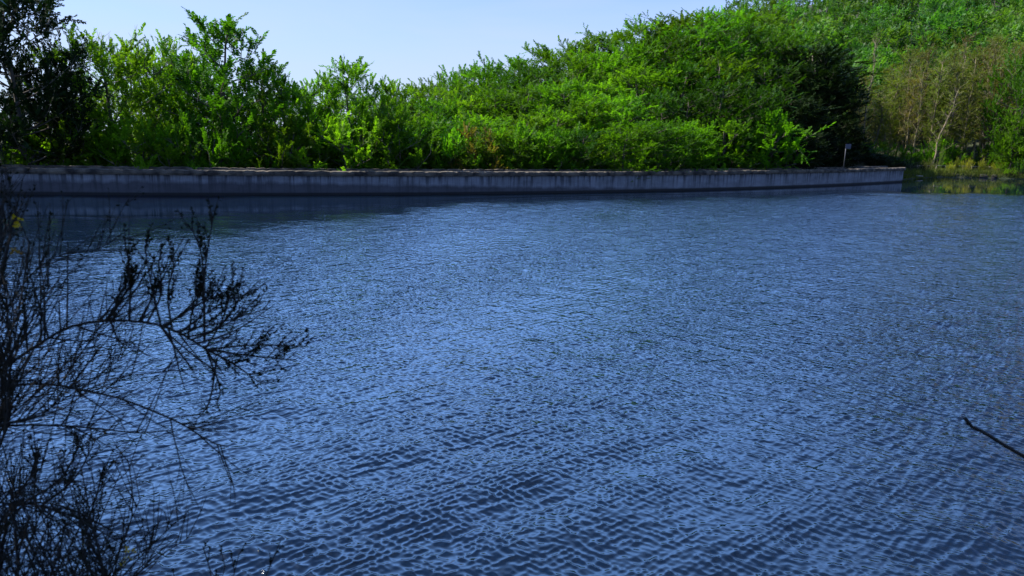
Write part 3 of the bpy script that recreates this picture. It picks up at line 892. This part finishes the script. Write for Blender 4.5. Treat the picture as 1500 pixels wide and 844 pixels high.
for sd, mt, h_, w_, fl_, px_, ex_, lb_ in [
    (301, M_BROOM, 2.2, 2.3, 0.25, 1421, 1.2, 'round yellow flowering broom in the middle of the right shore'),
    (302, M_BROOM, 1.9, 1.9, 0.25, 1468, 1.5, 'yellow flowering broom bush just left of the bright tall tuft'),
    (303, M_LEAF_OLIVE, 2.1, 2.4, 0, 1368, 1.6, 'dull olive bush on the dark bank, largest on the left part of the right shore'),
    (304, M_BROOM, 2.2, 1.0, 0, 1442, 1.0, 'narrow pale upright bush between the two flowering brooms'),
    (305, M_LEAF_BRIGHT, 3.0, 2.2, 0, 1494, 0.3, 'tall bright yellow green tuft at the water by the right edge'),
    (306, M_BROOM, 1.5, 1.4, 0.0, 1396, 0.9, 'low yellow green bush left of the round flowering broom'),
    (307, M_LEAF_BRIGHT, 4.0, 0.9, 0, 1392, 2.8, 'narrow upright bright sapling behind the shore bushes'),
    (308, M_LEAF_DARK, 2.2, 3.0, 0, 1332, 0.8, 'dark shadowed bush right next to the end of the wall'),  # shadow on this bush and the next is put into the leaf colour
    (309, M_LEAF_DARK, 1.7, 2.6, 0, 1350, 1.0, 'dark low bush, second from the wall end'),
    (310, M_LEAF_BRIGHT, 0.9, 3.2, 0, 1476, 0.2, 'low lush green plants spreading at the water edge near the right edge'),
    (311, M_BROOM, 2.0, 0.8, 0, 1412, 2.2, 'thin pale upright shoots just left of the round flowering broom'),
    (312, M_LEAF_OLIVE, 1.3, 1.8, 0, 1452, 1.8, 'low olive bush left of the second flowering broom')]:
    shore_put(make_broom(sd, mt, h=h_, w=w_, fl=fl_), px_, ex_, lb=lb_, group=GS)

# grass along the far shore: nobody could count it
gv = []; gtint = []
grr = np.random.default_rng(77)
for i in range(9000):
    px = grr.uniform(1326, 1530); X = np.interp(px, [1326, 1530], [49.5, 82]); D = shore_y(X) + abs(grr.normal(0, 1.3)) - 0.35
    z0 = float(ground_z(X, D)) - 0.03; hgt = grr.uniform(0.2, 0.75); a = grr.uniform(0, 6.28); w = 0.03
    lx, ly = grr.normal(0, 0.12, 2)
    b = np.array([X, D, z0]); s_ = np.array([math.cos(a) * w, math.sin(a) * w, 0])
    gv += [b - s_, b + s_, b + s_ * 0.3 + np.array([lx, ly, hgt]), b - s_ * 0.3 + np.array([lx, ly, hgt])]
    gtint += [grr.uniform()] * 4
gv = np.array(gv)
go = mesh_np('grass', gv, np.arange(len(gv)).reshape(-1, 4), M_GRASS, tint=np.clip(np.array(gtint), 0, 1))
tagp(go, 'yellowish green grass growing along the far right shore', 'grass', kind='stuff')

m, nt, pb = newmat('rock')
t = N(nt, 'ShaderNodeTexCoord'); nn = N(nt, 'ShaderNodeTexNoise'); nn.inputs['Scale'].default_value = 3; nn.inputs['Detail'].default_value = 8
nt.links.new(t.outputs['Object'], nn.inputs['Vector'])
cr = N(nt, 'ShaderNodeValToRGB'); cr.color_ramp.elements[0].color = (0.02, 0.018, 0.015, 1); cr.color_ramp.elements[1].color = (0.05, 0.045, 0.036, 1)
nt.links.new(nn.outputs['Fac'], cr.inputs[0]); nt.links.new(cr.outputs[0], pb.inputs['Base Color']); pb.inputs['Roughness'].default_value = 0.9
M_ROCK = m
def make_rock(seed, sx, sy, sz_):
    import bmesh
    bm = bmesh.new(); bmesh.ops.create_icosphere(bm, subdivisions=3, radius=1)
    r = random.Random(seed); ph_ = [r.uniform(0, 6) for _ in range(6)]
    for v in bm.verts:
        c = v.co
        k = 1 + 0.18 * math.sin(3 * c.x + ph_[0]) * math.cos(2.5 * c.y + ph_[1]) + 0.10 * math.sin(7 * c.z + ph_[2] + 4 * c.x) + 0.06 * math.sin(11 * c.y + ph_[3])
        v.co = Vector((c.x * k * sx, c.y * k * sy, max(-0.4, c.z * k) * sz_))
    me = bpy.data.meshes.new('rock'); bm.to_mesh(me); bm.free(); me.materials.append(M_ROCK)
    o = bpy.data.objects.new('rock', me); COL.objects.link(o); return o
for (px, s_, ex, lb) in [(1398, 0.46, 0.0, 'dark rock at the water, leftmost and tallest on the right shore'), (1420, 0.3, -0.1, 'small dark rock below the round flowering broom'),
                     (1440, 0.5, -0.1, 'wide flat dark rock right of the small rock at the water'), (1456, 0.42, -0.1, 'dark rock left of the lush low plants')]:
    o = make_rock(int(px), s_ * 1.3, s_ * 0.8, s_ * 0.85)
    X, D = shore_at(px, ex); o.location = (X, D, 0.15); tagp(o, lb, 'rock', 'rocks at the far right shore')

# low post and rail fence behind the shore plants
m, nt, pb = newmat('weathered_wood'); pb.inputs['Base Color'].default_value = (0.42, 0.38, 0.30, 1); pb.inputs['Roughness'].default_value = 0.85
nn = N(nt, 'ShaderNodeTexNoise'); nn.inputs['Scale'].default_value = 12; cr = N(nt, 'ShaderNodeValToRGB')
cr.color_ramp.elements[0].color = (0.22, 0.19, 0.14, 1); cr.color_ramp.elements[1].color = (0.5, 0.45, 0.36, 1)
nt.links.new(nn.outputs['Fac'], cr.inputs[0]); nt.links.new(cr.outputs[0], pb.inputs['Base Color'])
M_WOOD = m
fence = thing('rail_fence', 'low pale wooden rail fence running behind the bushes of the right shore', 'fence')
fp = []
for px in np.linspace(1345, 1530, 15):
    X, D = shore_at(px, 2.6); fp.append((X, D, float(ground_z(X, D))))
fp = np.array(fp)
tb = Tubes(); tb.tube(fp + np.array([0, 0, 0.78]), 0.035, 6); tb.build('rail', M_WOOD, fence)
for q in fp[::1]:
    tb = Tubes(); tb.tube([q + np.array([0, 0.06, -0.3]), q + np.array([0, 0.06, 0.86])], 0.05, 6); tb.build('post', M_WOOD, fence)
log = Tubes(); X, D = shore_at(1340, 0.1)
log.tube([(X - 1.1, D + 0.1, 0.28), (X, D, 0.33), (X + 1.3, D + 0.3, 0.3)], [0.07, 0.08, 0.05], 8)
lo = log.build('driftwood_log', M_WOOD); tagp(lo, 'thin grey log lying on the bank beyond the end of the wall', 'log')

# sign post behind the wall end
m, nt, pb = newmat('grey_metal'); pb.inputs['Base Color'].default_value = (0.09, 0.095, 0.11, 1); pb.inputs['Metallic'].default_value = 0.3; pb.inputs['Roughness'].default_value = 0.55
M_METAL = m
D = dl(1236, 1.3); P = at(1236, 243, D)
gz = 1.72
sp_ = thing('sign_post', 'thin grey post carrying a small plate on the right part of the wall', 'sign post', (P[0], D, gz - 0.2))
top = at(1237, 213, D)[2] - gz + 0.2
tb = Tubes(); tb.tube([(0, 0, 0), (0, 0, top * 0.5), (0.0, 0, top)], 0.045, 8); tb.build('pole', M_METAL, sp_)
m, nt, pb = newmat('plate_back'); pb.inputs['Base Color'].default_value = (0.07, 0.075, 0.10, 1); pb.inputs['Roughness'].default_value = 0.6
import bmesh
bm = bmesh.new(); bmesh.ops.create_cube(bm, size=1)
for v in bm.verts: v.co = Vector((v.co.x * 0.62 + 0.22, v.co.y * 0.04 - 0.07, v.co.z * 0.52 + top - 0.1))
bmesh.ops.bevel(bm, geom=bm.edges[:], offset=0.015, segments=2, affect='EDGES')
me = bpy.data.meshes.new('sign_plate'); bm.to_mesh(me); bm.free(); me.materials.append(m)
o = bpy.data.objects.new('sign_plate', me); COL.objects.link(o); o.parent = sp_

# ------------------------------------------------------------------ foreground broom on the near bank
fgr = np.random.default_rng(4)
def smooth_poly(P, n):
    P = np.asarray(P, float); d = np.concatenate([[0], np.cumsum(np.linalg.norm(np.diff(P, axis=0), axis=1))]); d /= d[-1]
    # Catmull-Rom style resample
    t = np.linspace(0, 1, n); out = np.zeros((n, P.shape[1]))
    T = np.gradient(P, axis=0) / np.gradient(d)[:, None]
    for k in range(n):
        i = min(np.searchsorted(d, t[k], side='right') - 1, len(P) - 2); h = d[i + 1] - d[i]; s = (t[k] - d[i]) / h
        out[k] = (2 * s**3 - 3 * s**2 + 1) * P[i] + (s**3 - 2 * s**2 + s) * h * T[i] + (-2 * s**3 + 3 * s**2) * P[i + 1] + (s**3 - s**2) * h * T[i + 1]
    return out

class Shrub:
    def __init__(s): s.tb = Tubes(); s.lv = []; s.lt = []; s.fl = []
    def leaf(s, b, d, l, w, dst=None):
        d = d / (np.linalg.norm(d) + 1e-9); up = fgr.normal(0, 1, 3); sd = np.cross(up, d); sd /= np.linalg.norm(sd) + 1e-9
        q = [b, b + d * l * 0.45 + sd * w * 0.5, b + d * l, b + d * l * 0.45 - sd * w * 0.5]
        if dst is None: s.lv += q; s.lt += [fgr.uniform()] * 4
        else: dst += q
    def twig(s, p0, d, ln, r0, leafy, curve=0.25, sub=True):
        n = 7
        t = np.linspace(0, 1, n)[:, None]
        d = d / np.linalg.norm(d)
        bend = np.array([0, 0, 1.0]) * curve + fgr.normal(0, 0.12, 3)
        P = p0 + d * ln * t + bend * ln * 0.5 * t ** 2 + np.cumsum(fgr.normal(0, ln * 0.008, (n, 3)), axis=0) * t
        s.tb.tube(P, 1.9 * r0 * (1 - 0.6 * t[:, 0]), 3, cap=False)
        if leafy > 0:
            k = int(ln / 0.0075 * leafy)
            for i in range(k):
                v = fgr.uniform(0.15, 1.0); b = np.array([np.interp(v, t[:, 0], P[:, c]) for c in range(3)])
                s.leaf(b, d + fgr.normal(0, 0.6, 3), fgr.uniform(0.008, 0.015), fgr.uniform(0.004, 0.008))
        if sub and ln > 0.1:
            for i in range(int(ln / 0.065)):
                v = fgr.uniform(0.15, 0.9); b = np.array([np.interp(v, t[:, 0], P[:, c]) for c in range(3)])
                s.twig(b, d + fgr.normal(0, 0.35, 3), ln * fgr.uniform(0.25, 0.5), r0 * 0.55, leafy, curve, False)
    def stem(s, pxs, D, r0, r1, root=None, n_tw=20, tl=(0.1, 0.25), leafy=0.0, v0=0.15, ang=(25, 60), bias=0.4, dj=0.05, both=True, vexp=1.0):
        P = []
        if root is not None: P.append(np.array(root))
        k = len(pxs); ph_ = fgr.uniform(0, 6)
        for i, (x, y) in enumerate(pxs): P.append(at(x, y, D + dj * math.sin(ph_ + 2.2 * i / max(1, k - 1) * 2)))
        n = 24 + 4 * k
        Q = smooth_poly(P, n); t = np.linspace(0, 1, n)
        s.tb.tube(Q, 1.25 * (r0 * (1 - t) ** 0.8 + r1), 6)
        T = np.gradient(Q, axis=0)
        for i in range(int(n_tw * 1.7)):
            v = v0 + (1 - v0) * fgr.uniform(0, 1) ** vexp
            b = np.array([np.interp(v, t, Q[:, c]) for c in range(3)]); td = np.array([np.interp(v, t, T[:, c]) for c in range(3)]); td /= np.linalg.norm(td)
            a = R(fgr.uniform(*ang)) * (1 if (fgr.uniform() < 0.75 or not both) else -1)
            # turn in the vertical plane across the view, then some depth
            sd = np.array([-td[2], 0, td[0]]) ; sd /= np.linalg.norm(sd) + 1e-6
            if sd[2] < 0: sd = -sd
            d = td * math.cos(a) + sd * math.sin(a) + np.array([0, fgr.normal(0, 0.35), bias * 0.3])
            s.twig(b, d, fgr.uniform(*tl), max(0.0011, r1 * 0.9), leafy)
        return Q
    def build(s, name, label, cat):
        root = thing(name, label, cat)
        s.tb.build('stems', M_STEM, root)
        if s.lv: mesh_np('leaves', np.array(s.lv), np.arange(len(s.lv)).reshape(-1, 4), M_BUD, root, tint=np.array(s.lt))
        return root
def flower(parent, px, py, D, n=7, size=0.010):
    c = at(px, py, D); V = []
    sh = Shrub()
    for i in range(n):
        b = c + fgr.normal(0, 0.008, 3)
        for k in range(4):
            sh.leaf(b, fgr.normal(0, 1, 3), size, size * 0.7, V)
    return mesh_np('flower', np.array(V), np.arange(len(V)).reshape(-1, 4), M_FLOWER, parent, tint=fgr.uniform(0, 1, len(V) // 4).repeat(4))

ROOT = (-2.15, 1.75, 2.62)
A = Shrub()
A.stem([(-60, 600), (0, 544), (50, 509), (100, 480), (153, 470), (210, 472), (256, 484), (302, 512)], 2.1, 0.0055, 0.0022, ROOT, 46, (0.10, 0.26), 0.0, 0.40)
for (x, y, tx, ty) in [(302, 512, 450, 508), (302, 512, 434, 528), (302, 512, 382, 562), (256, 486, 392, 452), (262, 488, 350, 430), (240, 478, 345, 420)]:
    A.stem([(x, y), ((x + tx) / 2, (y + ty) / 2 + fgr.uniform(-8, 4)), (tx, ty)], 2.1, 0.0018, 0.0012, None, 9, (0.03, 0.09), 1.6, 0.2, ang=(20, 45), dj=0.02)
for (x, y, mx, my, tx, ty) in [(299, 500, 300, 400, 313, 315), (300, 500, 296, 380, 281, 333), (236, 478, 222, 420, 212, 362), (252, 484, 246, 430, 258, 382), (190, 470, 190, 400, 182, 350), (215, 474, 236, 430, 232, 384), (275, 498, 285, 440, 300, 408), (300, 512, 325, 470, 340, 424), (165, 470, 176, 430, 205, 405)]:
    A.stem([(x, y), (mx, my), (tx, ty)], 2.1, 0.0016, 0.0011, None, 7, (0.03, 0.08), 1.9, 0.25, ang=(15, 30), dj=0.02)
for (x, y, mx, my, tx, ty) in [(302, 512, 322, 570, 316, 596), (318, 524, 306, 590, 286, 618)]:
    A.stem([(x, y), (mx, my), (tx, ty)], 2.1, 0.0015, 0.0010, None, 4, (0.02, 0.05), 1.6, 0.25, ang=(15, 30), dj=0.02)
A.stem([(-60, 590), (0, 567), (72, 563), (122, 572), (173, 583), (216, 599), (266, 621), (310, 648), (335, 655)], 2.05, 0.0050, 0.0015, ROOT, 44, (0.10, 0.30), 0.0, 0.35, ang=(20, 55))
A.stem([(-60, 640), (0, 625), (72, 623), (144, 628), (202, 634), (252, 630)], 2.15, 0.0044, 0.0014, ROOT, 34, (0.08, 0.25), 0.0, 0.35)
A.stem([(-60, 560), (0, 470), (46, 402), (90, 372), (140, 367), (178, 343)], 2.2, 0.0030, 0.0011, ROOT, 34, (0.08, 0.2), 0.3, 0.40)
A.stem([(-60, 650), (10, 620), (90, 600), (150, 560), (235, 545), (308, 540)], 2.0, 0.0026, 0.0011, ROOT, 30, (0.08, 0.24), 0.0, 0.35)
for k in range(24):
    x0 = fgr.uniform(-50, 25); x1 = x0 + fgr.uniform(-20, 75); ty = fgr.uniform(255, 470)
    A.stem([(x0 - 10, 640), (x0, 540), ((x0 + x1) / 2, (540 + ty) / 2), (x1, ty)], 2.1 + fgr.uniform(-0.2, 0.35), 0.0026, 0.0011, ROOT, 17, (0.07, 0.2), 0.55 if k % 2 else 0.1, 0.3, ang=(12, 35))
for k in range(10):
    x0 = fgr.uniform(-20, 60); tx = x0 + fgr.uniform(60, 170); ty = fgr.uniform(400, 560)
    A.stem([(-30, 640), (x0, 610), ((x0 + tx) / 2, (600 + ty) / 2 + 10), (tx, ty)], 2.1 + fgr.uniform(-0.1, 0.2), 0.0022, 0.0010, ROOT, 16, (0.08, 0.2), 0.0, 0.35, ang=(12, 35))
fa = A.build('broom_shrub', 'dark broom shrub with long arching branches reaching over the water at the left edge', 'shrub')
flower(fa, 29, 325, 2.1, 9)
flower(fa, 24, 372, 2.1, 5)

ROOT2 = (-1.75, 1.95, 2.3)
B = Shrub()
B.stem([(-30, 760), (0, 727), (36, 711), (90, 704), (144, 709), (187, 722), (204, 728)], 2.0, 0.0026, 0.0012, ROOT2, 30, (0.06, 0.2), 0.35, 0.35)
B.stem([(150, 900), (176, 806), (192, 763), (194, 720), (187, 672)], 2.0, 0.0024, 0.0011, ROOT2, 14, (0.05, 0.12), 0.6, 0.35, ang=(15, 40))
for (pts) in [[(30, 740), (90, 700), (112, 660), (116, 648)], [(60, 742), (110, 700), (140, 645)], [(20, 730), (50, 690), (55, 662)], [(120, 790), (140, 730), (150, 690)]]:
    B.stem(pts, 2.0, 0.0018, 0.0011, None, 7, (0.03, 0.1), 1.0, 0.3, ang=(15, 30))
for k in range(50):
    x0 = fgr.uniform(-40, 190); tx = x0 + fgr.uniform(-70, 110); ty = fgr.uniform(660, 820) + max(0, x0 - 60) * 0.25
    B.stem([(x0 * 0.7, 930), (x0, 860), ((x0 + tx) / 2, (850 + ty) / 2), (tx, ty)], 2.0 + fgr.uniform(-0.15, 0.3), 0.0024, 0.0011, ROOT2, 13, (0.05, 0.17), 0.35 if k % 2 else 0.05, 0.4, ang=(12, 50))
for k in range(12):
    x0 = fgr.uniform(-30, 60); tx = x0 + fgr.uniform(80, 180); ty = fgr.uniform(740, 850)
    B.stem([(x0 - 30, 800), (x0, 740), ((x0 + tx) / 2, (740 + ty) / 2 - 15), (tx, ty)], 2.0 + fgr.uniform(-0.1, 0.2), 0.0022, 0.0010, ROOT2, 12, (0.05, 0.15), 0.1, 0.35, ang=(12, 50))
fb = B.build('broom_shrub', 'low dense tangled dark broom shrub in the bottom left corner', 'shrub')
flower(fb, 190, 808, 2.0, 8)
flower(fb, 184, 822, 2.0, 5)

ROOT3 = (-0.95, 2.05, 2.35)
C3 = Shrub()
for pts in [[(300, 930), (310, 850), (297, 800)], [(310, 935), (335, 870), (350, 812)], [(320, 940), (372, 880), (392, 838), (411, 792)], [(280, 935), (262, 870), (252, 832)], [(300, 930), (322, 860), (330, 828)]]:
    C3.stem(pts, 2.05, 0.0016, 0.0011, ROOT3, 9, (0.02, 0.06), 1.8, 0.45, ang=(15, 30), dj=0.02)
C3.build('broom_shrub', 'few short leafy broom sprigs at the bottom edge right of the corner tangle', 'shrub')

# bare branch reaching in at the right edge from a shrub on the bank
D4 = Shrub()
D4.tb.tube(smooth_poly([(1.9, 2.1, 2.45), (1.95, 2.3, 3.0)] + [tuple(at(x, y, 2.3)) for x, y in [(1580, 722), (1540, 690), (1500, 669), (1478, 656), (1462, 647), (1446, 636), (1430, 628), (1418, 622), (1413, 612)]], 46), np.linspace(0.0105, 0.0055, 46), 7)
D4.tb.tube([at(1446, 636, 2.3), at(1441, 633, 2.28), at(1436, 634, 2.27)], [0.003, 0.0026, 0.002], 6)
D4.tb.tube([at(1418, 623, 2.3), at(1413, 615, 2.3), at(1409, 610, 2.31)], [0.0028, 0.0022, 0.0012], 6)
for k in range(8):
    D4.twig(np.array([1.95, 2.3, 3.0]) + fgr.normal(0, 0.03, 3), np.array([0.7, -0.5, 0.5]) + fgr.normal(0, 0.3, 3), 0.4, 0.002, 0.5)
D4.build('bare_branch', 'bare dark crooked branch reaching in over the water at the right edge', 'branch')

# tall unseen tree on the near bank, added outside the frame to shade the broom
shade = make_tree('leafy_tree', 13.0, 10.0, 36, 8, 5, T_BIG, M_LEAF_DARK, M_BARK, seed=400, trunk_r=0.22, u0=0.25, label='unseen leafy tree added for shade on the near bank left of the camera', cat='tree')
shade.location = (-7.8, 2.6, 1.6)
shade2 = make_tree('leafy_tree', 13.0, 10.0, 30, 7, 5, T_BIG, M_LEAF_DARK, M_BARK, seed=401, trunk_r=0.22, u0=0.3, label='leafy tree standing on the near bank behind the camera', cat='tree')
shade2.location = (1.5, -6.5, 3.4)
